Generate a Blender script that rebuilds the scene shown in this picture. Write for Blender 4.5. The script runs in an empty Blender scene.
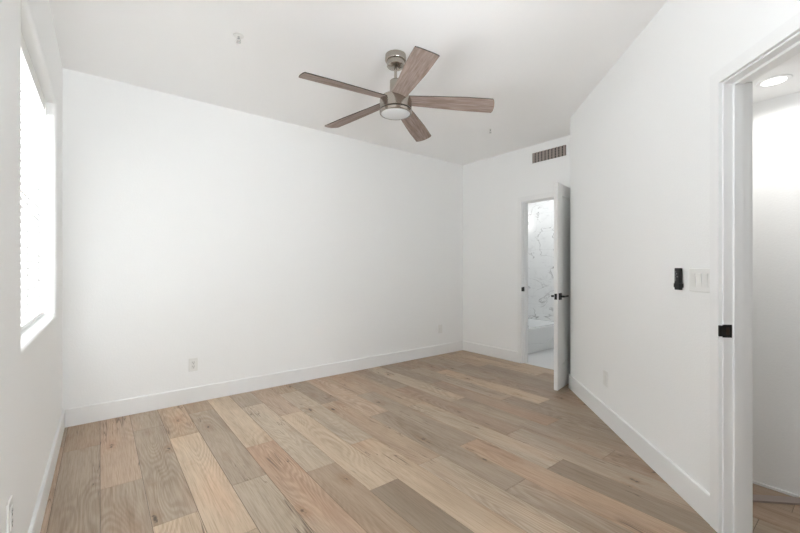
import bpy, bmesh, math, random
from mathutils import Matrix, Vector
random.seed(7)
S = bpy.context.scene
COL = S.collection
R = math.radians

# ------------------------------------------------------------------ camera
YAW = 51.79      # view direction, degrees from +X towards +Y
cam_d = bpy.data.cameras.new('camera')
cam = bpy.data.objects.new('camera', cam_d); COL.objects.link(cam)
cam.location = (0, 0, 1.2)
fwd = Vector((math.cos(R(YAW)), math.sin(R(YAW)), 0))
cam.rotation_euler = fwd.to_track_quat('-Z', 'Y').to_euler()
cam_d.sensor_width = 36; cam_d.lens = 381 / 800 * 36
cam_d.shift_y = 1.5 / 800
cam_d.clip_start = 0.05
S.camera = cam

# ------------------------------------------------------------------ light, exposure
S.view_settings.view_transform = 'Standard'
S.view_settings.look = 'None'
S.view_settings.gamma = 1
S.view_settings.use_curve_mapping = False
S.view_settings.exposure = 0.20
S.cycles.max_bounces = 14
S.cycles.diffuse_bounces = 10
S.cycles.use_denoising = True
S.cycles.sample_clamp_indirect = 0
world = bpy.data.worlds.new('sky'); S.world = world; world.use_nodes = True
world.node_tree.nodes['Background'].inputs[0].default_value = (0.86, 0.93, 1.0, 1)
world.node_tree.nodes['Background'].inputs[1].default_value = 0.9

def area(name, loc, target, sx, sy, power, color=(1, 1, 1), spread=180):
    d = bpy.data.lights.new(name, 'AREA'); d.shape = 'RECTANGLE'; d.size = sx; d.size_y = sy
    d.energy = power; d.color = color; d.spread = R(spread)
    o = bpy.data.objects.new(name, d); COL.objects.link(o); o.location = loc
    o.rotation_euler = (Vector(target) - Vector(loc)).to_track_quat('-Z', 'Y').to_euler()
    return o
area('daylight_side_window', (-1.15, 2.68, 1.75), (1.0, 2.62, 1.35), 2.0, 2.0, 400, (0.94, 0.975, 1.0))
area('added_daylight_left', (-1.1, 0.6, 1.3), (2.0, 1.4, 1.7), 1.8, 1.8, 12, (0.93, 0.97, 1.0))  # fill light through the added, unseen left window
area('added_bounce_left', (-1.2, 0.4, 0.4), (1.5, 1.6, 2.8), 1.8, 1.6, 150, (0.93, 0.97, 1.0))  # added upward fill through that unseen left window, for the ceiling
area('added_daylight_near', (0.25, -2.75, 1.6), (1.8, 3.0, 1.4), 2.0, 2.0, 10, (0.93, 0.97, 1.0))  # weak fill through the added window behind the camera
area('added_bounce_near', (0.2, -3.0, 0.25), (1.9, 2.6, 2.9), 2.0, 1.6, 425, (0.93, 0.97, 1.0))  # added upward fill from behind the camera, brightens ceiling and main wall
area('bathroom_fill', (5.0, 3.3, 2.62), (5.0, 3.35, 0), 0.5, 0.5, 7.5, (0.97, 0.985, 1.0))  # unseen area light added to brighten the bathroom, no fixture modelled

# ------------------------------------------------------------------ materials
def new_mat(name):
    m = bpy.data.materials.new(name); m.use_nodes = True
    return m, m.node_tree.nodes, m.node_tree.links, m.node_tree.nodes['Principled BSDF']
def plain(name, col, rough=0.5, metal=0.0, bump=None, **kw):
    m, N, L, P = new_mat(name)
    P.inputs['Base Color'].default_value = (*col, 1)
    P.inputs['Roughness'].default_value = rough
    P.inputs['Metallic'].default_value = metal
    tc = N.new('ShaderNodeTexCoord')
    n = N.new('ShaderNodeTexNoise'); n.inputs['Scale'].default_value = bump[0] if bump else 30
    n.inputs['Detail'].default_value = 3
    L.new(tc.outputs['Object'], n.inputs['Vector'])
    if bump:
        b = N.new('ShaderNodeBump'); b.inputs['Strength'].default_value = bump[1]; b.inputs['Distance'].default_value = bump[2]
        L.new(n.outputs['Fac'], b.inputs['Height']); L.new(b.outputs['Normal'], P.inputs['Normal'])
    else:
        mr = N.new('ShaderNodeMapRange'); mr.inputs['To Min'].default_value = max(0, rough - .04); mr.inputs['To Max'].default_value = min(1, rough + .04)
        L.new(n.outputs['Fac'], mr.inputs['Value']); L.new(mr.outputs['Result'], P.inputs['Roughness'])
    for k, v in kw.items(): P.inputs[k].default_value = v
    return m
M_WALL = plain('wall_paint', (0.905, 0.912, 0.910), 0.75, bump=(110, 0.22, 0.004))
M_CEIL = plain('ceiling_paint', (0.94, 0.94, 0.94), 0.8, bump=(90, 0.2, 0.004))
M_TRIM = plain('trim_paint', (0.87, 0.875, 0.875), 0.38)
M_DOOR = plain('door_paint', (0.80, 0.80, 0.79), 0.36)
M_PLATE = plain('white_plastic', (0.82, 0.82, 0.80), 0.3)
M_DARKSLOT = plain('slot_dark', (0.05, 0.048, 0.045), 0.6)
M_BLACK = plain('matte_black_metal', (0.007, 0.006, 0.005), 0.5, 0.1)
M_BLACKPL = plain('black_plastic', (0.006, 0.006, 0.006), 0.6)
M_BRONZE = plain('worn_bronze', (0.06, 0.04, 0.03), 0.35, 0.6)
M_LENS = plain('frosted_lens', (0.68, 0.69, 0.70), 0.4)
M_SLAT = None
M_TUB = plain('tub_acrylic', (0.84, 0.85, 0.85), 0.12)
M_CHROME = plain('chrome', (0.6, 0.6, 0.6), 0.15, 1.0)
M_DUCT = plain('duct_dark', (0.03, 0.028, 0.026), 0.8)
M_GRILLE = plain('grille_metal', (0.33, 0.285, 0.26), 0.5)
M_THRESH = plain('threshold_wood', (0.33, 0.27, 0.24), 0.45, bump=(60, 0.1, 0.002))
M_FRAME = plain('vinyl_frame', (0.8, 0.8, 0.8), 0.35)
M_UNDER = plain('plank_joint', (0.13, 0.10, 0.08), 0.9)
M_BATHFLOOR = plain('pale_porcelain_floor', (0.72, 0.72, 0.71), 0.3)
M_CORD = plain('blind_cord', (0.45, 0.45, 0.44), 0.8)

def emit(name, col, s):
    m, N, L, P = new_mat(name)
    P.inputs['Base Color'].default_value = (.8, .8, .8, 1)
    P.inputs['Emission Color'].default_value = (*col, 1); P.inputs['Emission Strength'].default_value = s
    return m
M_LIT = emit('lit_white', (1, 0.98, 0.95), 3)

# brushed nickel
m, N, L, P = new_mat('brushed_nickel'); M_NICKEL = m
P.inputs['Base Color'].default_value = (0.42, 0.385, 0.34, 1); P.inputs['Metallic'].default_value = 1
tc = N.new('ShaderNodeTexCoord'); mp = N.new('ShaderNodeMapping'); mp.inputs['Scale'].default_value = (4, 4, 400)
n = N.new('ShaderNodeTexNoise'); n.inputs['Scale'].default_value = 3
mr = N.new('ShaderNodeMapRange'); mr.inputs['To Min'].default_value = .18; mr.inputs['To Max'].default_value = .30
L.new(tc.outputs['Object'], mp.inputs['Vector']); L.new(mp.outputs['Vector'], n.inputs['Vector'])
L.new(n.outputs['Fac'], mr.inputs['Value']); L.new(mr.outputs['Result'], P.inputs['Roughness'])

# translucent blind slats
m, N, L, P = new_mat('blind_slat'); M_SLAT = m
P.inputs['Base Color'].default_value = (0.86, 0.86, 0.85, 1); P.inputs['Roughness'].default_value = 0.4
tr = N.new('ShaderNodeBsdfTranslucent'); tr.inputs['Color'].default_value = (0.9, 0.9, 0.9, 1)
mx = N.new('ShaderNodeMixShader'); mx.inputs['Fac'].default_value = 0.2
L.new(P.outputs[0], mx.inputs[1]); L.new(tr.outputs[0], mx.inputs[2]); L.new(mx.outputs[0], N['Material Output'].inputs['Surface'])

# glass pane
m, N, L, P = new_mat('window_glass'); M_GLASS = m
tp = N.new('ShaderNodeBsdfTransparent'); gl = N.new('ShaderNodeBsdfGlossy'); gl.inputs['Roughness'].default_value = 0.02
fr = N.new('ShaderNodeFresnel'); fr.inputs['IOR'].default_value = 1.45
mx = N.new('ShaderNodeMixShader'); L.new(fr.outputs[0], mx.inputs['Fac']); L.new(tp.outputs[0], mx.inputs[1]); L.new(gl.outputs[0], mx.inputs[2])
L.new(mx.outputs[0], N['Material Output'].inputs['Surface'])

def math_node(N, L, op, a, b=None, c=None):
    n = N.new('ShaderNodeMath'); n.operation = op
    for i, v in enumerate((a, b, c)):
        if v is None: continue
        if isinstance(v, (int, float)): n.inputs[i].default_value = v
        else: L.new(v, n.inputs[i])
    return n.outputs[0]
def mix_col(N, L, mode, fac, a, b):
    n = N.new('ShaderNodeMix'); n.data_type = 'RGBA'; n.blend_type = mode
    for sock, v in ((n.inputs[0], fac), (n.inputs[6], a), (n.inputs[7], b)):
        if hasattr(v, 'is_output') or isinstance(v, bpy.types.NodeSocket): L.new(v, sock)
        elif isinstance(v, (int, float)): sock.default_value = v
        else: sock.default_value = (*v, 1)
    return n.outputs[2]
def mapped(N, L, src, scale, loc=(0, 0, 0)):
    mp = N.new('ShaderNodeMapping'); mp.inputs['Scale'].default_value = scale; mp.inputs['Location'].default_value = loc
    L.new(src, mp.inputs['Vector']); return mp.outputs['Vector']
def noise(N, L, vec, scale, detail=2, rough=.5, dist=0):
    n = N.new('ShaderNodeTexNoise'); n.inputs['Scale'].default_value = scale; n.inputs['Detail'].default_value = detail
    n.inputs['Roughness'].default_value = rough; n.inputs['Distortion'].default_value = dist
    L.new(vec, n.inputs['Vector']); return n.outputs['Fac']
def ramp(N, L, v, lo, hi, a=0., b=1.):
    n = N.new('ShaderNodeMapRange'); n.interpolation_type = 'SMOOTHSTEP'
    n.inputs['From Min'].default_value = lo; n.inputs['From Max'].default_value = hi
    n.inputs['To Min'].default_value = a; n.inputs['To Max'].default_value = b
    L.new(v, n.inputs['Value']); return n.outputs['Result']

# oak planks: tone from a per-plank colour attribute, grain from a per-plank shifted coordinate
m, N, L, P = new_mat('oak_planks'); M_OAK = m
at = N.new('ShaderNodeAttribute'); at.attribute_name = 'tone'
ac = N.new('ShaderNodeAttribute'); ac.attribute_name = 'plank_coord'
vec = ac.outputs['Vector']
big = noise(N, L, mapped(N, L, vec, (9, 1.2, 1)), 1, 3, .55, .4)
cath = noise(N, L, mapped(N, L, vec, (4.5, 0.8, 1)), 1, 1.6, .4, .2)
rings = math_node(N, L, 'SINE', math_node(N, L, 'MULTIPLY', cath, 190.0))
rings = ramp(N, L, rings, -1, 1, 0.0, 1.0)
fib = noise(N, L, mapped(N, L, vec, (190, 7, 1)), 1, 3, .6)
fib2 = noise(N, L, mapped(N, L, vec, (45, 1.8, 1)), 1, 3, .6, .4)
col = mix_col(N, L, 'MIX', ramp(N, L, big, .3, .72), at.outputs['Color'], mix_col(N, L, 'MULTIPLY', 1.0, at.outputs['Color'], (0.84, 0.82, 0.80)))
warm = noise(N, L, mapped(N, L, vec, (3, .8, 1), (9, 3, 1)), 1, 2)
col = mix_col(N, L, 'MULTIPLY', ramp(N, L, warm, .48, .72), col, (1.05, 0.955, 0.90))
col = mix_col(N, L, 'MULTIPLY', math_node(N, L, 'MULTIPLY', math_node(N, L, 'MULTIPLY', rings, 0.9), ramp(N, L, noise(N, L, mapped(N, L, vec, (2.5, .7, 1), (5, 1, 8)), 1, 1), .42, .6, .15, 1)), col, (0.83, 0.80, 0.765))
col = mix_col(N, L, 'MULTIPLY', ramp(N, L, fib, .42, .68), col, (0.86, 0.84, 0.82))
col = mix_col(N, L, 'MULTIPLY', ramp(N, L, fib2, .52, .75), col, (0.82, 0.78, 0.74))
vor = N.new('ShaderNodeTexVoronoi'); vor.inputs['Scale'].default_value = 1
wv = N.new('ShaderNodeVectorMath'); wv.operation = 'ADD'
nv = N.new('ShaderNodeTexNoise'); nv.inputs['Scale'].default_value = 30; L.new(vec, nv.inputs['Vector'])
sc = N.new('ShaderNodeVectorMath'); sc.operation = 'SCALE'; sc.inputs['Scale'].default_value = 0.26
L.new(nv.outputs['Color'], sc.inputs[0])
L.new(mapped(N, L, vec, (6.5, 2.6, 3.2)), wv.inputs[0]); L.new(sc.outputs[0], wv.inputs[1])
L.new(wv.outputs[0], vor.inputs['Vector'])
sepc = N.new('ShaderNodeSeparateColor'); L.new(vor.outputs['Color'], sepc.inputs[0])
pick = ramp(N, L, sepc.outputs[0], .38, .42)
knot = math_node(N, L, 'MULTIPLY', ramp(N, L, vor.outputs['Distance'], .03, .105, 1, 0), pick)
halo = math_node(N, L, 'MULTIPLY', ramp(N, L, vor.outputs['Distance'], .08, .34, 1, 0), pick)
col = mix_col(N, L, 'MULTIPLY', math_node(N, L, 'MULTIPLY', halo, .6), col, (0.84, 0.72, 0.62))
col = mix_col(N, L, 'MIX', math_node(N, L, 'MULTIPLY', knot, .97), col, (0.06, 0.038, 0.025))
crk = noise(N, L, mapped(N, L, vec, (26, 1.3, 1), (4, 4, 4)), 1, 2, .5, .8)
crack = math_node(N, L, 'MULTIPLY', ramp(N, L, math_node(N, L, 'ABSOLUTE', math_node(N, L, 'SUBTRACT', crk, .5)), .0, .02, 1, 0),
                  ramp(N, L, noise(N, L, mapped(N, L, vec, (5, 1.4, 1), (2, 7, 1)), 1, 1), .55, .62))
col = mix_col(N, L, 'MIX', math_node(N, L, 'MULTIPLY', crack, .75), col, (0.10, 0.06, 0.04))
L.new(col, P.inputs['Base Color'])
P.inputs['Roughness'].default_value = 0.42
L.new(ramp(N, L, fib, .3, .7, .38, .52), P.inputs['Roughness'])
b = N.new('ShaderNodeBump'); b.inputs['Strength'].default_value = .12; b.inputs['Distance'].default_value = .002
L.new(fib, b.inputs['Height']); L.new(b.outputs[0], P.inputs['Normal'])

# weathered fan blade wood, grain along local X
m, N, L, P = new_mat('weathered_wood'); M_BLADE = m
tc = N.new('ShaderNodeTexCoord'); oi = N.new('ShaderNodeObjectInfo')
ad = N.new('ShaderNodeVectorMath'); ad.operation = 'ADD'
cb = N.new('ShaderNodeCombineXYZ'); L.new(math_node(N, L, 'MULTIPLY', oi.outputs['Random'], 20), cb.inputs[2]); L.new(math_node(N, L, 'MULTIPLY', oi.outputs['Random'], 9), cb.inputs[1])
L.new(tc.outputs['Object'], ad.inputs[0]); L.new(cb.outputs[0], ad.inputs[1]); vec = ad.outputs[0]
f1 = noise(N, L, mapped(N, L, vec, (6, 90, 1)), 1, 4, .65, .5)
f2 = noise(N, L, mapped(N, L, vec, (3, 26, 1)), 1, 3, .6, .8)
col = mix_col(N, L, 'MIX', ramp(N, L, f1, .3, .7), (0.42, 0.335, 0.295), (0.25, 0.19, 0.165))
col = mix_col(N, L, 'MULTIPLY', ramp(N, L, f2, .45, .7), col, (0.70, 0.64, 0.60))
L.new(col, P.inputs['Base Color']); P.inputs['Roughness'].default_value = .6
M_BLADEEDGE = plain('blade_edge_dark', (0.02, 0.015, 0.012), .6)

# marble (tile joints in the material)
def marble(name, swz):
    m, N, L, P = new_mat(name)
    tc = N.new('ShaderNodeTexCoord'); vec = tc.outputs['Object']
    n1 = noise(N, L, mapped(N, L, vec, (1.0, 1.3, 2.2), (3.1, 1.7, .4)), 1.5, 5, .5, 1.4)
    v1 = ramp(N, L, math_node(N, L, 'ABSOLUTE', math_node(N, L, 'SUBTRACT', n1, .5)), 0, .022, 1, 0)
    n2 = noise(N, L, mapped(N, L, vec, (1, 1, 1.5), (8, 2, 5)), 2.2, 2)
    v1 = math_node(N, L, 'MULTIPLY', v1, ramp(N, L, n2, .42, .62))
    n3 = noise(N, L, mapped(N, L, vec, (2, 2, 4), (1, 9, 2)), 3, 5, .6, .8)
    col = mix_col(N, L, 'MIX', ramp(N, L, n3, .52, .8, 0, .5), (0.84, 0.845, 0.84), (0.60, 0.60, 0.60))
    col = mix_col(N, L, 'MIX', math_node(N, L, 'MULTIPLY', v1, .75), col, (0.27, 0.26, 0.25))
    sx = N.new('ShaderNodeSeparateXYZ'); L.new(vec, sx.inputs[0])
    cx = N.new('ShaderNodeCombineXYZ'); L.new(sx.outputs[swz[0]], cx.inputs[0]); L.new(sx.outputs[swz[1]], cx.inputs[1])
    br = N.new('ShaderNodeTexBrick'); br.inputs['Scale'].default_value = 1; br.inputs['Brick Width'].default_value = .6
    br.inputs['Row Height'].default_value = .3; br.inputs['Mortar Size'].default_value = .0016; br.offset = .5
    L.new(cx.outputs[0], br.inputs['Vector'])
    col = mix_col(N, L, 'MIX', math_node(N, L, 'MULTIPLY', br.outputs['Fac'], .5), col, (0.6, 0.6, 0.59))
    L.new(col, P.inputs['Base Color']); P.inputs['Roughness'].default_value = .18
    return m
M_MARBLE_X = marble('marble_tile_end', (1, 2)); M_MARBLE_Y = marble('marble_tile_side', (0, 2)); M_MARBLE_F = marble('marble_tile_floor', (0, 1))

# ------------------------------------------------------------------ builders
def box(bm, M, x0, x1, y0, y1, z0, z1, bev=0, seg=1):
    vs = [bm.verts.new(M @ Vector((x, y, z))) for x in (x0, x1) for y in (y0, y1) for z in (z0, z1)]
    F = [(0, 1, 3, 2), (4, 6, 7, 5), (0, 4, 5, 1), (2, 3, 7, 6), (0, 2, 6, 4), (1, 5, 7, 3)]
    fs = [bm.faces.new([vs[i] for i in f]) for f in F]
    if bev:
        es = set(e for f in fs for e in f.edges)
        bmesh.ops.bevel(bm, geom=list(es), offset=bev, segments=seg, profile=.5, affect='EDGES')
    return fs
def prism(bm, M, pts, z0, z1):
    a = [bm.verts.new(M @ Vector((x, y, z0))) for x, y in pts]; b = [bm.verts.new(M @ Vector((x, y, z1))) for x, y in pts]
    bm.faces.new(a[::-1]); bm.faces.new(b); n = len(pts)
    for i in range(n): bm.faces.new([a[i], a[(i + 1) % n], b[(i + 1) % n], b[i]])
def lathe(bm, M, prof, n=48, cap=True):
    rings = []
    for r, z in prof:
        rings.append([bm.verts.new(M @ Vector((r * math.cos(2 * math.pi * i / n), r * math.sin(2 * math.pi * i / n), z))) for i in range(n)])
    for a, b in zip(rings, rings[1:]):
        for i in range(n): bm.faces.new([a[i], a[(i + 1) % n], b[(i + 1) % n], b[i]])
    if cap:
        bm.faces.new(rings[0]); bm.faces.new(rings[-1][::-1])
def tube(bm, pts, r, n=8):
    pts = [Vector(p) for p in pts]; rings = []
    for i, p in enumerate(pts):
        d = (pts[min(i + 1, len(pts) - 1)] - pts[max(i - 1, 0)]).normalized()
        a = d.orthogonal().normalized(); 
        if rings: a = (prev - d * prev.dot(d)).normalized()
        prev = a; b = d.cross(a)
        rings.append([bm.verts.new(p + a * r * math.cos(2 * math.pi * k / n) + b * r * math.sin(2 * math.pi * k / n)) for k in range(n)])
    for u, v in zip(rings, rings[1:]):
        for k in range(n): bm.faces.new([u[k], u[(k + 1) % n], v[(k + 1) % n], v[k]])
    bm.faces.new(rings[0][::-1]); bm.faces.new(rings[-1])
I = Matrix.Identity(4)
def obj(name, bm, mat, parent=None, smooth=False):
    bmesh.ops.recalc_face_normals(bm, faces=bm.faces)
    me = bpy.data.meshes.new(name); bm.to_mesh(me); bm.free()
    for mm in (mat if isinstance(mat, (list, tuple)) else [mat]): me.materials.append(mm)
    if smooth:
        for p in me.polygons: p.use_smooth = True
        try: me.set_sharp_from_angle(angle=R(35))
        except Exception: pass
    o = bpy.data.objects.new(name, me); COL.objects.link(o)
    if parent: o.parent = parent
    return o
def struct(o): o['kind'] = 'structure'; return o
def tag(o, label, cat, group=None):
    o['label'] = label; o['category'] = cat
    if group: o['group'] = group
    return o
def thing(name, label, cat, mw, group=None):
    o = bpy.data.objects.new(name, None); COL.objects.link(o); o.empty_display_size = .1
    o.matrix_world = mw; return tag(o, label, cat, group)
def frame(origin, xd, yd):
    x = Vector(xd).normalized(); y = Vector(yd).normalized(); z = x.cross(y)
    m = Matrix((x, y, z)).transposed().to_4x4(); m.translation = Vector(origin); return m
def T(x, y, z): return Matrix.Translation((x, y, z))

def hole_wall(name, M, x0, x1, z0, z1, hole, thick, mat, bev=0):
    hx0, hx1, hz0, hz1 = hole
    xs = [x0, hx0, hx1, x1]; zs = [z0, hz0, hz1, z1] if hz0 > z0 + 1e-4 else [z0, hz1, z1]
    hr = 1 if len(zs) == 4 else 0
    bm = bmesh.new(); V = {}
    for k, y in enumerate((0, thick)):
        for i, x in enumerate(xs):
            for j, z in enumerate(zs): V[k, i, j] = bm.verts.new((x, y, z))
    nz = len(zs)
    for k in (0, 1):
        for i in range(3):
            for j in range(nz - 1):
                if i == 1 and j == hr: continue
                bm.faces.new([V[k, i, j], V[k, i + 1, j], V[k, i + 1, j + 1], V[k, i, j + 1]])
    def q(a, b): bm.faces.new([V[0, a[0], a[1]], V[0, b[0], b[1]], V[1, b[0], b[1]], V[1, a[0], a[1]]])
    for j in range(nz - 1): q((0, j), (0, j + 1)); q((3, j), (3, j + 1))
    for i in range(3):
        q((i, nz - 1), (i + 1, nz - 1))
        if not (hr == 0 and i == 1): q((i, 0), (i + 1, 0))
    q((1, hr), (1, hr + 1)); q((2, hr), (2, hr + 1)); q((1, hr + 1), (2, hr + 1))
    if hr: q((1, hr), (2, hr))
    if bev:
        bm.edges.ensure_lookup_table()
        pairs = [((1, hr), (1, hr + 1)), ((2, hr), (2, hr + 1)), ((1, hr + 1), (2, hr + 1))] + ([((1, hr), (2, hr))] if hr else [])
        es = [bm.edges.get([V[0, a[0], a[1]], V[0, b[0], b[1]]]) for a, b in pairs]
        bmesh.ops.bevel(bm, geom=[e for e in es if e], offset=bev, segments=5, profile=.5, affect='EDGES')
    o = obj(name, bm, mat, smooth=bool(bev)); o.matrix_world = M
    return struct(o)

# ------------------------------------------------------------------ layout numbers
H = 2.705
YM = 3.822                  # main wall plane
XB = 4.18                  # back wall plane
C = Vector((3.694, 1.939, 0))
ML = frame((-0.222, YM, 0), (0.004, 1, 0), (-1, 0.004, 0))        # left wall: x along, y outwards
MR = frame(C, (-1, -1, 0), (1, -1, 0))                              # right wall: x towards the camera, y outwards
MM = frame((0, YM, 0), (1, 0, 0), (0, 1, 0))                        # main wall: x along, y outwards
MB = frame((XB, 0, 0), (0, -1, 0), (1, 0, 0))                       # back wall: x = -Y, y outwards
WT = 0.112
# right wall length: to s = SR, then the wall turns
SR = 3.37
PR = MR @ Vector((SR, 0, 0))

# ------------------------------------------------------------------ structure
# floor underlay
bm = bmesh.new(); box(bm, I, -0.6, 4.20, -2.35, YM + .02, -0.12, -0.0015)
floor = struct(obj('floor', bm, M_UNDER))
# planks in the same floor object: one face loop per plank
PW = 0.1905; PL = 1.31
joints = {0: 2.62, 1: 2.095, 2: 3.10, 3: 2.224, 4: 2.63, 5: 2.098, 6: 1.715, 7: 2.24, 8: 1.755, 9: 2.573, 10: 1.77, 11: 2.555,
          12: 1.68, 13: 2.405, -1: 3.3, -2: 2.1, 14: 2.9, 15: 2.15, 16: 3.2, 17: 2.6, 18: 1.9, 19: 3.05, 20: 2.4, 21: 2.8}
GREY = (0.460, 0.373, 0.286); DARK = (0.361, 0.284, 0.210); TAN = (0.580, 0.450, 0.325); LTAN = (0.661, 0.526, 0.387)
LGREY = (0.562, 0.466, 0.359); PINK = (0.545, 0.413, 0.308); BROWN = (0.487, 0.369, 0.266)
DIM_GREY = (0.406, 0.324, 0.244); DIM_BROWN = (0.420, 0.315, 0.228)  # darker grey and brown: weaker light on right-hand planks put into the colour
# tones listed from the main wall towards the camera
tones = {-1: [BROWN, GREY, GREY], 0: [PINK, GREY, BROWN], 1: [GREY, GREY, LTAN], 2: [TAN, LTAN, TAN], 3: [BROWN, GREY, LGREY],
         4: [LTAN, PINK, TAN], 5: [GREY, LGREY, BROWN, TAN], 6: [PINK, LTAN, DARK, TAN], 7: [BROWN, LGREY, TAN, TAN], 8: [DIM_GREY, BROWN, LGREY, GREY],
         9: [PINK, DIM_GREY, GREY, BROWN], 10: [BROWN, DIM_GREY, BROWN, GREY], 11: [BROWN, LGREY, DARK, BROWN], 12: [DIM_GREY, DIM_BROWN, GREY, DIM_GREY],
         13: [LGREY, LGREY, DIM_GREY, DIM_BROWN], 14: [DIM_GREY, DIM_BROWN, DIM_GREY, DIM_BROWN], 15: [DIM_GREY, GREY, DIM_GREY, DIM_BROWN], 16: [DIM_BROWN, TAN, DIM_GREY, DIM_BROWN],
         17: [DIM_GREY, DIM_BROWN, DIM_GREY], 18: [GREY, DIM_GREY, DIM_BROWN], 19: [BROWN, DIM_GREY, DIM_BROWN], 20: [DIM_GREY, TAN, DIM_BROWN], 21: [BROWN, TAN, DIM_GREY]}
bm = bmesh.new()
tl = bm.loops.layers.float_color.new('tone'); cl = bm.loops.layers.float_vector.new('plank_coord')
allt = [GREY, TAN, BROWN, LGREY, PINK, GREY]
for k in range(-3, 23):
    x0 = PW * k; x1 = x0 + PW
    jy = joints.get(k, 2.4 + random.random())
    while jy < YM: jy += PL
    ys = [jy]
    while ys[-1] > -2.35: ys.append(ys[-1] - PL)
    tk = tones.get(k, [])
    idx = 0
    for a, b in zip(ys[1:], ys):
        lo, hi = max(a, -2.3), min(b, YM)
        if hi - lo < .02: continue
        if idx == 0 and hi - lo < 0.0: continue
        t = tk[idx] if idx < len(tk) else random.choice(allt)
        idx += 1
        j = 1 + random.uniform(-.04, .04); t = tuple(c * j for c in t) + (1,)
        off = Vector((random.uniform(-50, 50), random.uniform(-50, 50), random.uniform(0, 30)))
        g = 0.0009; X0, X1 = x0 + g, min(x1 - g, 4.2); Y0, Y1 = lo + g, hi - g; zt = 0.0
        if X1 <= X0: continue
        e = .0008
        top = [bm.verts.new(p) for p in ((X0 + e, Y0 + e, zt), (X1 - e, Y0 + e, zt), (X1 - e, Y1 - e, zt), (X0 + e, Y1 - e, zt))]
        bot = [bm.verts.new(p) for p in ((X0, Y0, -.0015), (X1, Y0, -.0015), (X1, Y1, -.0015), (X0, Y1, -.0015))]
        fs = [bm.faces.new(top)] + [bm.faces.new([bot[i], bot[(i + 1) % 4], top[(i + 1) % 4], top[i]]) for i in range(4)]
        for f in fs:
            for l in f.loops: l[tl] = t; l[cl] = l.vert.co + off
planks = obj('floor_planks', bm, M_OAK, parent=floor)

# ceilings
bm = bmesh.new(); box(bm, I, -0.6, 5.95, -2.4, YM + .2, H, H + .12); struct(obj('ceiling', bm, M_CEIL))
# main wall
bm = bmesh.new(); box(bm, MM, -0.6, 5.9, 0, .14, -.12, H); struct(obj('wall_front', bm, M_WALL))
# left wall with deep window opening
LX0, LX1 = .12 - YM, 1.42 - YM
WX0, WX1, WZ0, WZ1 = 1.99 - YM, 3.36 - YM, 0.897, 2.277
hole_wall('wall_left', ML, -2.1, 0.0, 0, H, (WX0, WX1, WZ0, WZ1), .19, M_WALL, bev=.022)
hole_wall('wall_left_near', ML, -6.16, -2.1, 0, H, (LX0, LX1, .897, 2.277), .19, M_WALL, bev=.016)  # opening for the added left window
# near wall behind the camera with an added window that lets in daylight
MN = frame((-0.35, -2.2, 0), (-1, 0, 0), (0, -1, 0))
NX0, NX1, NZ0, NZ1 = -1.50, -0.22, .55, 2.3
hole_wall('wall_near', MN, -4.5, .25, 0, H, (NX0, NX1, NZ0, NZ1), .14, M_WALL, bev=.016)
# right wall with hall doorway
D0, D1, DH = 2.104, 2.914, 2.035          # casing inner edges
hole_wall('wall_right', MR, 0.0, SR, 0, H, (D0 - .010, D1 + .010, 0, DH + .010), WT, M_WALL)
bm = bmesh.new(); box(bm, I, PR.x, PR.x + .12, -2.2, PR.y, 0, H); struct(obj('wall_right_return', bm, M_WALL))
# short wall from the corner to the back wall, solid block behind
bm = bmesh.new(); box(bm, I, C.x, XB, C.y - WT, C.y, 0, H); struct(obj('wall_alcove', bm, M_WALL))
# back wall with bathroom doorway
B0, B1 = -2.82, -2.11
hole_wall('wall_back', MB, -YM, -1.35, 0, H, (B0 - .010, B1 + .010, 0, 2.045), .12, M_WALL)
# bathroom
bm = bmesh.new(); box(bm, I, 4.2, 5.9, 1.35, YM, -.12, 0.0); struct(obj('floor_bathroom', bm, M_BATHFLOOR))
bm = bmesh.new(); box(bm, I, 5.7, 5.85, 1.35, YM, 0, H); struct(obj('wall_bathroom_end', bm, M_MARBLE_X))
bm = bmesh.new(); box(bm, I, 4.29, 5.7, YM - .012, YM, 0, H); struct(obj('wall_bathroom_side', bm, M_MARBLE_Y))
bm = bmesh.new(); box(bm, I, 4.29, 5.7, 1.35, 1.47, 0, H); struct(obj('wall_bathroom_near', bm, M_WALL))
# hallway
bm = bmesh.new(); box(bm, I, 2.866, 2.98, -2.2, 1.1, -.0, 2.7); struct(obj('wall_hall', bm, M_WALL))
bm = bmesh.new()
q = lambda s, d: tuple((MR @ Vector((s, d, 0)))[:2])
p0 = q(SR + .02, WT); xk = 2.866
yk = xk - (C.x - C.y + WT * 1.41421)
prism(bm, I, [(PR.x + .12, -2.2), (xk, -2.2), (xk, yk), (PR.x + .12, PR.x + .12 - (C.x - C.y + WT * 1.41421))], 2.12, 2.24)
struct(obj('ceiling_hall', bm, M_CEIL))

# baseboards
def base_run(name, M, x0, x1, parent=None):
    bm = bmesh.new(); prof = [(0, 0), (-.014, 0), (-.014, .130), (-.010, .135), (0, .135)]
    a = [bm.verts.new(M @ Vector((x0, y, z))) for y, z in prof]; b = [bm.verts.new(M @ Vector((x1, y, z))) for y, z in prof]
    bm.faces.new(a); bm.faces.new(b[::-1])
    for i in range(5): bm.faces.new([a[i], b[i], b[(i + 1) % 5], a[(i + 1) % 5]])
    return struct(obj(name, bm, M_TRIM))
CW = .057
base_run('baseboard_front', MM, -.222, XB)
base_run('baseboard_left', ML, -6.0, -.014)
base_run('baseboard_back', MB, -YM + .014, B0 - CW)
base_run('baseboard_right', MR, -.010, D0 - CW)
base_run('baseboard_alcove', frame((XB, C.y, 0), (-1, 0, 0), (0, -1, 0)), 0, XB - C.x + .006)

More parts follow.
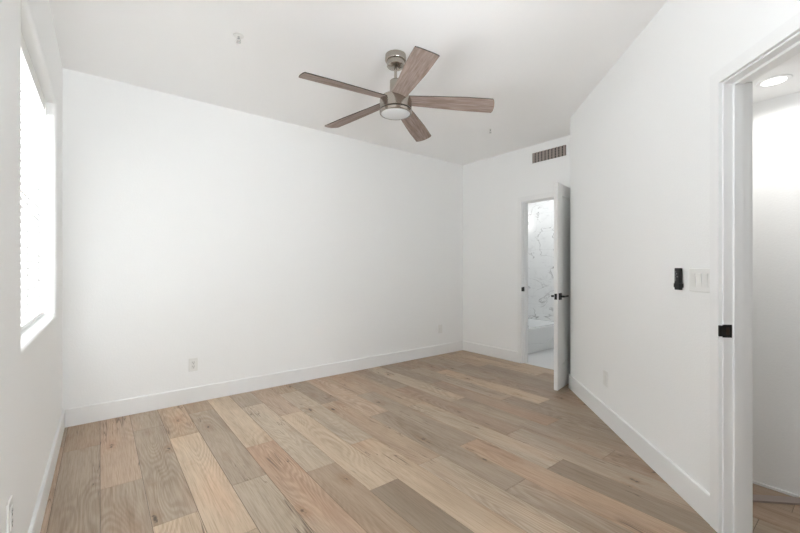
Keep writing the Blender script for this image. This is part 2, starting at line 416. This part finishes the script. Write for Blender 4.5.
# doorway frames
def mk_frame(name, M, a, b, h, rabbet_side, wt=WT):
    r = bpy.data.objects.new(name, None); COL.objects.link(r); struct(r)
    rv = .008; e = .0005
    for nm, ya, yb in (('casing', -.016, 0), ('casing', wt, wt + .012)):
        bm = bmesh.new()
        pts = [(a - CW, 0), (a - CW, h + CW), (b + CW, h + CW), (b + CW, 0), (b, 0), (b, h), (a, h), (a, 0)]
        A = [bm.verts.new(M @ Vector((x, ya, z))) for x, z in pts]; B = [bm.verts.new(M @ Vector((x, yb, z))) for x, z in pts]
        for V in (A, B):
            bm.faces.new([V[0], V[1], V[6], V[7]]); bm.faces.new([V[1], V[2], V[5], V[6]]); bm.faces.new([V[2], V[3], V[4], V[5]])
        for i in range(8): bm.faces.new([A[i], A[(i + 1) % 8], B[(i + 1) % 8], B[i]])
        es = [ed for ed in bm.edges if ed.is_manifold and abs(ed.calc_face_angle(0)) > 1]
        bmesh.ops.bevel(bm, geom=es, offset=.0022, segments=2, profile=.5, affect='EDGES')
        obj(nm, bm, M_TRIM, r)
    def u(off, ya, yb, nm, inner):
        bm = bmesh.new()
        # U-shaped liner between 'off' outwards
        A_, B_, H_ = a + inner, b - inner, h - inner
        o_ = off
        pts = [(A_ - o_, 0), (A_ - o_, H_ + o_), (B_ + o_, H_ + o_), (B_ + o_, 0), (B_, 0), (B_, H_), (A_, H_), (A_, 0)]
        P1 = [bm.verts.new(M @ Vector((x, ya, z))) for x, z in pts]; P2 = [bm.verts.new(M @ Vector((x, yb, z))) for x, z in pts]
        for V in (P1, P2):
            bm.faces.new([V[0], V[1], V[6], V[7]]); bm.faces.new([V[1], V[2], V[5], V[6]]); bm.faces.new([V[2], V[3], V[4], V[5]])
        for i in range(8): bm.faces.new([P1[i], P1[(i + 1) % 8], P2[(i + 1) % 8], P2[i]])
        es = [ed for ed in bm.edges if ed.is_manifold and abs(ed.calc_face_angle(0)) > 1]
        bmesh.ops.bevel(bm, geom=es, offset=.0018, segments=2, profile=.5, affect='EDGES')
        return obj(nm, bm, M_TRIM, r)
    u(.0175, 0, wt, 'jamb', rv)
    u(.0110, .038, .075, 'door_stop', rv + .011)
    return r
d1 = mk_frame('door_1', MR, D0, D1, DH, 0)
bm = bmesh.new()
box(bm, MR, D0 + .0082, D0 + .0115, -.006, .033, .888, .946, .0015, 2)
box(bm, MR, D0 - .0005, D0 + .0105, -.0185, -.004, .892, .942, .003, 2)
sp = obj('strike_plate', bm, M_BLACK, d1); sp['label'] = 'black strike plate'
bm = bmesh.new(); box(bm, MR, D0 + .0112, D0 + .0122, .008, .022, .900, .934, .0004)
obj('latch_hole', bm, M_BRONZE, sp)
d2 = mk_frame('door_2', MB, B0, B1, 2.035, 0)
bm = bmesh.new()
box(bm, MB, B0 + .0082, B0 + .0115, -.006, .033, .905, .962, .0015, 2)
box(bm, MB, B0 - .0005, B0 + .0105, -.0185, -.004, .908, .958, .003, 2)
sp = obj('strike_plate', bm, M_BLACK, d2); sp['label'] = 'black strike plate'

# bathroom door leaf, swung open into the room
L0 = Vector((3.479, 1.992, 0)); Hg = Vector((4.150, 2.112, 0))
ld = (Hg - L0).normalized(); LW = (Hg - L0).length
MD = frame((L0.x, L0.y, .010), ld, (ld.y, -ld.x, 0))      # x: free edge to hinge, y: towards the camera side; z = x cross y (down)
# make z up: use y away from the camera side
MD = frame((L0.x, L0.y, .010), ld, (-ld.y, ld.x, 0))      # right face at y = -TH
TH = .035; DHT = 2.022
bm = bmesh.new()
SW, TR, BR = .115, .115, .235
for x0, x1, z0, z1 in ((0, SW, 0, DHT), (LW - SW, LW, 0, DHT), (SW, LW - SW, DHT - TR, DHT), (SW, LW - SW, 0, BR)):
    box(bm, MD, x0, x1, -TH, 0, z0, z1)
bmesh.ops.remove_doubles(bm, verts=bm.verts, dist=1e-5)
leaf = obj('door_leaf', bm, M_DOOR, d2)
leaf['label'] = 'white one-panel door leaf swung open into the bedroom'
bm = bmesh.new(); box(bm, MD, SW - .002, LW - SW + .002, -TH + .010, -.010, BR - .002, DHT - TR + .002)
obj('panel', bm, M_DOOR, leaf)
bm = bmesh.new(); box(bm, MD, -.0012, .001, -TH + .005, -.005, .882, .940, .0005); obj('latch_plate', bm, M_BLACK, leaf)
for side in (-1, 1):
    y0 = -TH if side < 0 else 0
    bm = bmesh.new()
    a, b_ = (y0 - .009, y0) if side < 0 else (y0, y0 + .009)
    box(bm, MD, .028, .094, a, b_, .878, .944, .002, 2)
    yc = y0 + side * .048
    tube(bm, [MD @ Vector((.061, y0 + side * .005, .911)), MD @ Vector((.061, y0 + side * .044, .911))], .010, 12)
    box(bm, MD, .052, .175, min(yc, yc - side * .010), max(yc, yc - side * .010), .903, .919, .003, 2)
    obj('lever_handle', bm, M_BLACK, leaf)
for z in (.2, 1.0, 1.82):
    bm = bmesh.new(); tube(bm, [MD @ Vector((LW + .004, .004, z)), MD @ Vector((LW + .004, .004, z + .09))], .006, 10); obj('hinge', bm, M_BLACK, leaf)

# ------------------------------------------------------------------ windows
def win(name, M, x0, x1, z0, z1, y):
    r = bpy.data.objects.new(name, None); COL.objects.link(r); struct(r)
    bm = bmesh.new(); t = .045; e = .0
    box(bm, M, x0, x0 + t, y, y + .04, z0, z1); box(bm, M, x1 - t, x1, y, y + .04, z0, z1)
    box(bm, M, x0 + t, x1 - t, y, y + .04, z0, z0 + t); box(bm, M, x0 + t, x1 - t, y, y + .04, z1 - t, z1)
    zm = (z0 + z1) / 2; box(bm, M, x0 + t, x1 - t, y, y + .035, zm - .02, zm + .02)
    obj('window_frame', bm, M_FRAME, r)
    bm = bmesh.new(); box(bm, M, x0 + t - .004, x1 - t + .004, y + .015, y + .019, z0 + t - .004, z1 - t + .004); obj('window_pane', bm, M_GLASS, r)
win('window_1', ML, WX0, WX1, WZ0, WZ1, .14)
win('added_window_left', ML, LX0, LX1, .897, 2.277, .14)  # unseen window, added so more daylight enters from the left
win('added_window_near', MN, NX0, NX1, NZ0, NZ1, .09)  # unseen window, added behind the camera as a daylight source

# blind in window 1: hung in the recess
bl = thing('window_blind', 'white horizontal slat blind lowered over the recessed window on the left wall', 'blind', ML @ T((WX0 + WX1) / 2, .084, WZ0))
HW = (WX1 - WX0) / 2 - .008; HH = WZ1 - WZ0
bm = bmesh.new(); box(bm, I, -HW, HW, -.022, .034, HH - .062, HH - .002, .002); hr = obj('headrail', bm, M_PLATE, bl)
bm = bmesh.new(); box(bm, I, -HW - .002, HW + .002, -.034, -.026, HH - .085, HH - .014, .0025, 2)
box(bm, I, HW - .006, HW + .002, -.028, .01, HH - .085, HH - .014); obj('valance', bm, M_PLATE, bl)
bm = bmesh.new(); box(bm, I, -HW, HW, -.026, .026, .012, .030, .004, 2); obj('bottom_rail', bm, M_PLATE, bl)
pitch = .0375; nsl = int((HH - .085 - .045) / pitch)
bm = bmesh.new()
n = 6; tilt = R(64); W = .05
ra, rb = [], []
for i in range(n + 1):
    t = (i / n - .5); yy = t * W; zz = .003 * (1 - 4 * t * t)
    Y = yy * math.cos(tilt) - zz * math.sin(tilt); Z = yy * math.sin(tilt) + zz * math.cos(tilt)
    ra.append((Y, Z))
ny, nz_ = math.sin(tilt), -math.cos(tilt)
rows = [[bm.verts.new((x, y + ny * d, z + nz_ * d)) for (y, z) in ra] for d in (0, .0025) for x in (-HW + .003, HW - .003)]
for u0, u1 in ((rows[0], rows[1]), (rows[2], rows[3])):
    for i in range(n): bm.faces.new([u0[i], u0[i + 1], u1[i + 1], u1[i]])
for u0, u1 in ((rows[0], rows[2]), (rows[1], rows[3])):
    for i in range(n): bm.faces.new([u0[i], u0[i + 1], u1[i + 1], u1[i]])
bm.faces.new([rows[0][0], rows[1][0], rows[3][0], rows[2][0]]); bm.faces.new([rows[0][n], rows[1][n], rows[3][n], rows[2][n]])
s0 = obj('slat', bm, M_SLAT, bl, smooth=True)
for k in range(nsl):
    s = s0 if k == 0 else s0.copy()
    if k: COL.objects.link(s); s.parent = bl
    s.location = (0, 0, .055 + k * pitch)
for x in (-HW * .55, HW * .0, HW * .62):
    bm = bmesh.new(); tube(bm, [(x, -.024, .02), (x, -.024, HH - .06)], .0011, 5); obj('ladder_cord', bm, M_CORD, bl)
bm = bmesh.new(); tube(bm, [(HW - .10, -.040, HH - .06), (HW - .10, -.040, HH - .75)], .004, 8); obj('tilt_wand', bm, M_PLATE, bl)

# ------------------------------------------------------------------ ceiling fan
FX, FY = 1.640, 2.133
fan = thing('ceiling_fan', 'five-blade ceiling fan with brushed nickel motor and weathered wood blades', 'ceiling fan', T(FX, FY, H))
def lobj(name, prof, mat, parent, M=I, n=48):
    bm = bmesh.new(); lathe(bm, M, prof, n); return obj(name, bm, mat, parent, smooth=True)
lobj('canopy', [(.066, 0), (.073, -.004), (.075, -.040), (.072, -.046), (.063, -.048), (.062, -.080), (.055, -.088), (.030, -.096), (.016, -.098)], M_NICKEL, fan)
lobj('downrod', [(.0105, -.09), (.0105, -.21)], M_NICKEL, fan, n=20)
lobj('coupling_cover', [(.014, -.180), (.037, -.181), (.041, -.186), (.042, -.288), (.046, -.300)], M_NICKEL, fan)
mot = lobj('motor_housing', [(.040, -.290), (.080, -.292), (.100, -.299), (.109, -.310), (.113, -.324), (.113, -.388), (.110, -.391), (.110, -.396), (.113, -.399), (.113, -.415), (.110, -.419), (.103, -.420), (.102, -.412)], M_NICKEL, fan)
lobj('accent_groove', [(.1085, -.3910), (.1115, -.3915), (.1115, -.3955), (.1085, -.3960)], M_BLACK, mot)
ll = lobj('light_lens', [(.1015, -.406), (.1015, -.417), (.096, -.421), (.060, -.424), (.012, -.425)], M_LENS, fan)
# blade (local: x along the blade, y across)
def blade_mesh():
    bm = bmesh.new(); n = 14; th = .0055; top, bot = [], []
    r0, r1 = .085, .68
    out = []
    for i in range(n + 1):
        t = i / n; x = r0 + (r1 - r0) * t; w = .050 + (.071 - .050) * min(1, t * 1.5)
        out.append((x, w))
    edge = [(x, -w) for x, w in out]
    tip = []
    # slightly bowed, angled tip with small corner radii
    for k in range(9):
        a = -1 + 2 * k / 8; w = .071
        tip.append((r1 + .010 * (1 - a * a) + .006 * a + (-.004 if abs(a) == 1 else 0), a * w))
    pts = edge[:-1] + tip + [(x, w) for x, w in out[:-1]][::-1]
    ct = [bm.verts.new((x, y, -.006 * (1 - (y / .071) ** 2) * .8 + th)) for x, y in pts]
    cb = [bm.verts.new((x, y, -.006 * (1 - (y / .071) ** 2) * .8)) for x, y in pts]
    N_ = len(pts); m = n + len(tip)
    ft = bm.faces.new(ct); fb = bm.faces.new(cb[::-1])
    for i in range(N_):
        f = bm.faces.new([ct[i], ct[(i + 1) % N_], cb[(i + 1) % N_], cb[i]]); f.material_index = 1
    return bm
b0 = obj('blade', blade_mesh(), [M_BLADE, M_BLADEEDGE], fan)
iron = None
bm = bmesh.new(); box(bm, I, .05, .150, -.028, .028, .006, .010, .001); i0 = obj('blade_bracket', bm, M_NICKEL, b0)
for k in range(5):
    b = b0 if k == 0 else b0.copy()
    if k:
        COL.objects.link(b); b.parent = fan
        c = i0.copy(); COL.objects.link(c); c.parent = b
    b.matrix_local = T(0, 0, -.318) @ Matrix.Rotation(R(2.2), 4, 'Y') @ Matrix.Rotation(R(175.0 + 72 * k), 4, 'Z') @ Matrix.Rotation(R(3.4), 4, 'Y') @ Matrix.Rotation(R(-13), 4, 'X')

# ------------------------------------------------------------------ sprinklers
def sprinkler(x, y, label, big):
    t = thing('fire_sprinkler', label, 'sprinkler', T(x, y, H), None)
    if big:
        lobj('escutcheon', [(.030, 0), (.034, -.003), (.030, -.007), (.016, -.008)], M_PLATE, t, n=32)
        z = -.007
    else:
        lobj('escutcheon', [(.018, 0), (.020, -.002), (.012, -.005)], M_PLATE, t, n=24); z = -.004
    lobj('nozzle', [(.007, z), (.007, z - .014), (.004, z - .016)], M_CHROME, t, n=12)
    bm = bmesh.new()
    tube(bm, [(.007, 0, z - .012), (.012, 0, z - .022), (.003, 0, z - .036)], .0018, 6); tube(bm, [(-.007, 0, z - .012), (-.012, 0, z - .022), (-.003, 0, z - .036)], .0018, 6)
    obj('yoke', bm, M_CHROME, t)
    lobj('deflector', [(.004, z - .036), (.013, z - .037), (.013, z - .039), (.003, z - .040)], M_CHROME, t, n=16)
sprinkler(.705, 2.583, 'small sprinkler head with wide white ring on the ceiling left of the fan', True)
sprinkler(3.32, 2.636, 'tiny sprinkler head on the ceiling right of the fan, near the vent', False)

# ------------------------------------------------------------------ wall plates
def outlet(M, label, duplex, group=None):
    t = thing('wall_outlet', label, 'outlet', M)
    bm = bmesh.new(); box(bm, I, -.036, .036, -.006, 0, -.058, .058, .002, 2); obj('cover_plate', bm, M_PLATE, t)
    bm = bmesh.new(); box(bm, I, -.0168, .0168, -.0085, -.005, -.034, .034, .0008); rc = obj('receptacle', bm, M_PLATE, t)
    if duplex:
        bm = bmesh.new()
        for zc in (-.018, .018):
            for x in (-.0075, .0055): box(bm, I, x - .0008, x + .0022, -.0090, -.0080, zc - .001, zc + .009)
            box(bm, I, -.003, .003, -.0090, -.0080, zc - .012, zc - .006)
        obj('socket_slots', bm, M_DARKSLOT, rc)
    return t
outlet(MM @ T(.655, 0, .337), 'white duplex outlet low on the long wall, left of centre', True)
outlet(MR @ T(.845, 0, .340), 'plain white outlet cover low on the right wall, near the open bathroom door', False)
outlet(ML @ T(1.735 - YM, 0, .398), 'white outlet low on the left wall under the window, cut by the frame', True)
t = thing('wall_plate', 'white wall plate low on the long wall near its right corner', 'wall plate', MM @ T(3.722, 0, .352))
bm = bmesh.new(); box(bm, I, -.036, .036, -.006, 0, -.058, .058, .002, 2); obj('cover_plate', bm, M_PLATE, t)
bm = bmesh.new(); box(bm, I, -.0168, .0168, -.0078, -.005, -.034, .034, .0008); obj('insert', bm, M_PLATE, t)

t = thing('switch_plate', 'white triple rocker switch plate beside the right doorway', 'light switch', MR @ T(1.960, 0, 1.140))
bm = bmesh.new(); box(bm, I, -.0825, .0825, -.0065, 0, -.0575, .0575, .0025, 2); obj('cover_plate', bm, M_PLATE, t)
for x in (-.046, 0, .046):
    bm = bmesh.new()
    vs = [(-.0163, -.0075, -.033), (.0163, -.0075, -.033), (.0163, -.0120, .033), (-.0163, -.0120, .033)]
    a = [bm.verts.new((x + p[0], p[1], p[2])) for p in vs]; b = [bm.verts.new((x + p[0], -.004, p[2])) for p in vs]
    bm.faces.new(a); bm.faces.new(b[::-1])
    for i in range(4): bm.faces.new([a[i], b[i], b[(i + 1) % 4], a[(i + 1) % 4]])
    obj('rocker', bm, M_PLATE, t)

# fan remote in its holder
t = tag(obj('remote_holder', (lambda bm: (box(bm, I, -.025, .025, -.0235, 0, -.046, -.022, .003, 2), bm)[1])(bmesh.new()), M_BLACKPL),
        'black bracket on the right wall holding the fan remote', 'holder'); t.matrix_world = MR @ T(1.800, 0, 1.142)
t = thing('remote_control', 'slim black fan remote standing in its bracket left of the switches', 'remote', MR @ T(1.800, 0, 1.142))
bm = bmesh.new(); box(bm, I, -.0215, .0215, -.0215, -.003, -.058, .058, .004, 3); rm = obj('remote_body', bm, M_BLACKPL, t)
for x, z in ((-.009, .038), (.000, .028), (-.009, .020), (.006, .012), (-.009, .005), (-.008, -.006)):
    bm = bmesh.new(); tube(bm, [(x, -.0210, z), (x, -.0225, z)], .0020, 10); obj('button', bm, M_PLATE, t)

# air vent on the back wall
VY0, VY1, VZ0, VZ1 = -2.675, -2.240, 2.484, 2.606
t = thing('air_vent', 'dark louvred air return grille high on the back wall', 'vent', MB @ T((VY0 + VY1) / 2, 0, (VZ0 + VZ1) / 2))
w, h_ = (VY1 - VY0) / 2, (VZ1 - VZ0) / 2
bm = bmesh.new(); box(bm, I, -w, w, -.003, -.0005, -h_, h_); obj('backing', bm, M_DUCT, t)
bm = bmesh.new(); fr_ = .022
box(bm, I, -w - fr_, w + fr_, -.008, 0, h_, h_ + fr_, .001); box(bm, I, -w - fr_, w + fr_, -.008, 0, -h_ - fr_, -h_, .001)
box(bm, I, -w - fr_, -w, -.008, 0, -h_, h_, .001); box(bm, I, w, w + fr_, -.008, 0, -h_, h_, .001); obj('grille_frame', bm, M_WALL, t)
for k in range(10):
    x = -w + .022 + k * (2 * w - .044) / 9
    bm = bmesh.new(); Mx = T(x, -.009, 0) @ Matrix.Rotation(R(25), 4, 'Z'); box(bm, Mx, -.0135, .0135, -.0006, .0006, -h_, h_); obj('louvre', bm, M_GRILLE, t)
bm = bmesh.new()
for k in range(1, 4): box(bm, I, -w, w, -.0045, -.0032, -h_ + k * h_ / 2 - .002, -h_ + k * h_ / 2 + .002)
obj('rear_bars', bm, M_GRILLE, t)

# ------------------------------------------------------------------ hallway bits
s0_, s1_ = 0, 0
MT = frame((2.474, .576, 0), (1, -1, 0), (1, 1, 0))
bm = bmesh.new(); prism(bm, MT, [(.002, -.004), (.556, -.004), (.500, .052), (.002, .052)], 0, .010)
tag(obj('threshold_strip', bm, M_THRESH), 'brown wooden threshold strip across the hallway floor beyond the right doorway', 'threshold')
bm = bmesh.new(); box(bm, I, 2.858, 2.866, -2.2, .95, 0, .014); struct(obj('baseboard_hall', bm, M_TRIM))
t = thing('recessed_light', 'round lit recessed light in the low hallway ceiling', 'ceiling light', T(2.60, .335, 2.12))
lobj('trim_ring', [(.045, -.001), (.047, -.005), (.064, -.004), (.067, 0)], M_TRIM, t)
lobj('diffuser', [(.046, 0), (.046, -.004), (.010, -.0045)], M_LIT, t)
d = bpy.data.lights.new('recessed_light_glow', 'AREA'); d.shape = 'DISK'; d.size = .09; d.energy = 2.4; d.spread = R(160); d.color = (1, .98, .95)
o = bpy.data.objects.new('recessed_light_glow', d); COL.objects.link(o); o.parent = t; o.location = (0, 0, -.008)

# ------------------------------------------------------------------ bathroom things
tub = thing('bathtub', 'white alcove bathtub seen through the open bathroom doorway', 'bathtub', T(4.295, 3.045, 0))
TL, TWd, THt = 1.40, .750, .352
bm = bmesh.new()
def rr(x0, x1, y0, y1, r, z, n=6):
    out = []
    for cx, cy, a0 in ((x1 - r, y1 - r, 0), (x0 + r, y1 - r, 90), (x0 + r, y0 + r, 180), (x1 - r, y0 + r, 270)):
        for k in range(n + 1):
            a = R(a0 + 90 * k / n); out.append(bm.verts.new((cx + r * math.cos(a), cy + r * math.sin(a), z)))
    return out
loops = [rr(0, TL, .035, TWd, .02, 0), rr(0, TL, .030, TWd, .02, .08), rr(0, TL, .012, TWd, .02, .20), rr(0, TL, .004, TWd, .02, .30), rr(0, TL, 0, TWd, .02, THt - .012), rr(.004, TL - .004, .004, TWd - .004, .02, THt),
         rr(.07, TL - .07, .06, TWd - .06, .10, THt), rr(.08, TL - .08, .07, TWd - .07, .10, THt - .012), rr(.16, TL - .12, .11, TWd - .11, .12, .07), rr(.22, TL - .18, .16, TWd - .16, .12, .055)]
for a, b in zip(loops, loops[1:]):
    for i in range(len(a)): bm.faces.new([a[i], a[(i + 1) % len(a)], b[(i + 1) % len(a)], b[i]])
bm.faces.new(loops[0][::-1]); bm.faces.new(loops[-1])
obj('tub_shell', bm, M_TUB, tub, smooth=True)
bm = bmesh.new(); tube(bm, [(.06, .013, .150), (.45, .014, .140), (.78, .017, .110), (.86, .015, .115), (1.02, .010, .170), (1.20, .004, .25), (1.38, .002, .29)], .006, 8); obj('apron_moulding', bm, M_TUB, tub, smooth=True)
t = thing('tub_faucet', 'small dark tub spout at the left end of the bathtub', 'faucet', T(4.62, 3.10, THt))
bm = bmesh.new(); tube(bm, [(0, 0, 0), (0, 0, .03), (.03, -.01, .045), (.08, -.02, .035)], .009, 10); obj('spout', bm, M_BRONZE, t, smooth=True)
lobj('flange', [(.018, 0), (.018, .006), (.009, .008)], M_BRONZE, t, n=20)
t = thing('bright_box', 'small bright white box glimpsed at the left edge of the bathroom doorway', 'wall light', T(5.62, 3.742, 1.88))
bm = bmesh.new(); box(bm, I, -.02, .02, -.025, .035, 0, .17, .008, 2); obj('glow_box', bm, M_LIT, t)  # glowing white box of unknown kind
bm = bmesh.new(); box(bm, I, .02, .08, -.02, .02, .05, .11, .002); obj('mount', bm, M_CHROME, t)
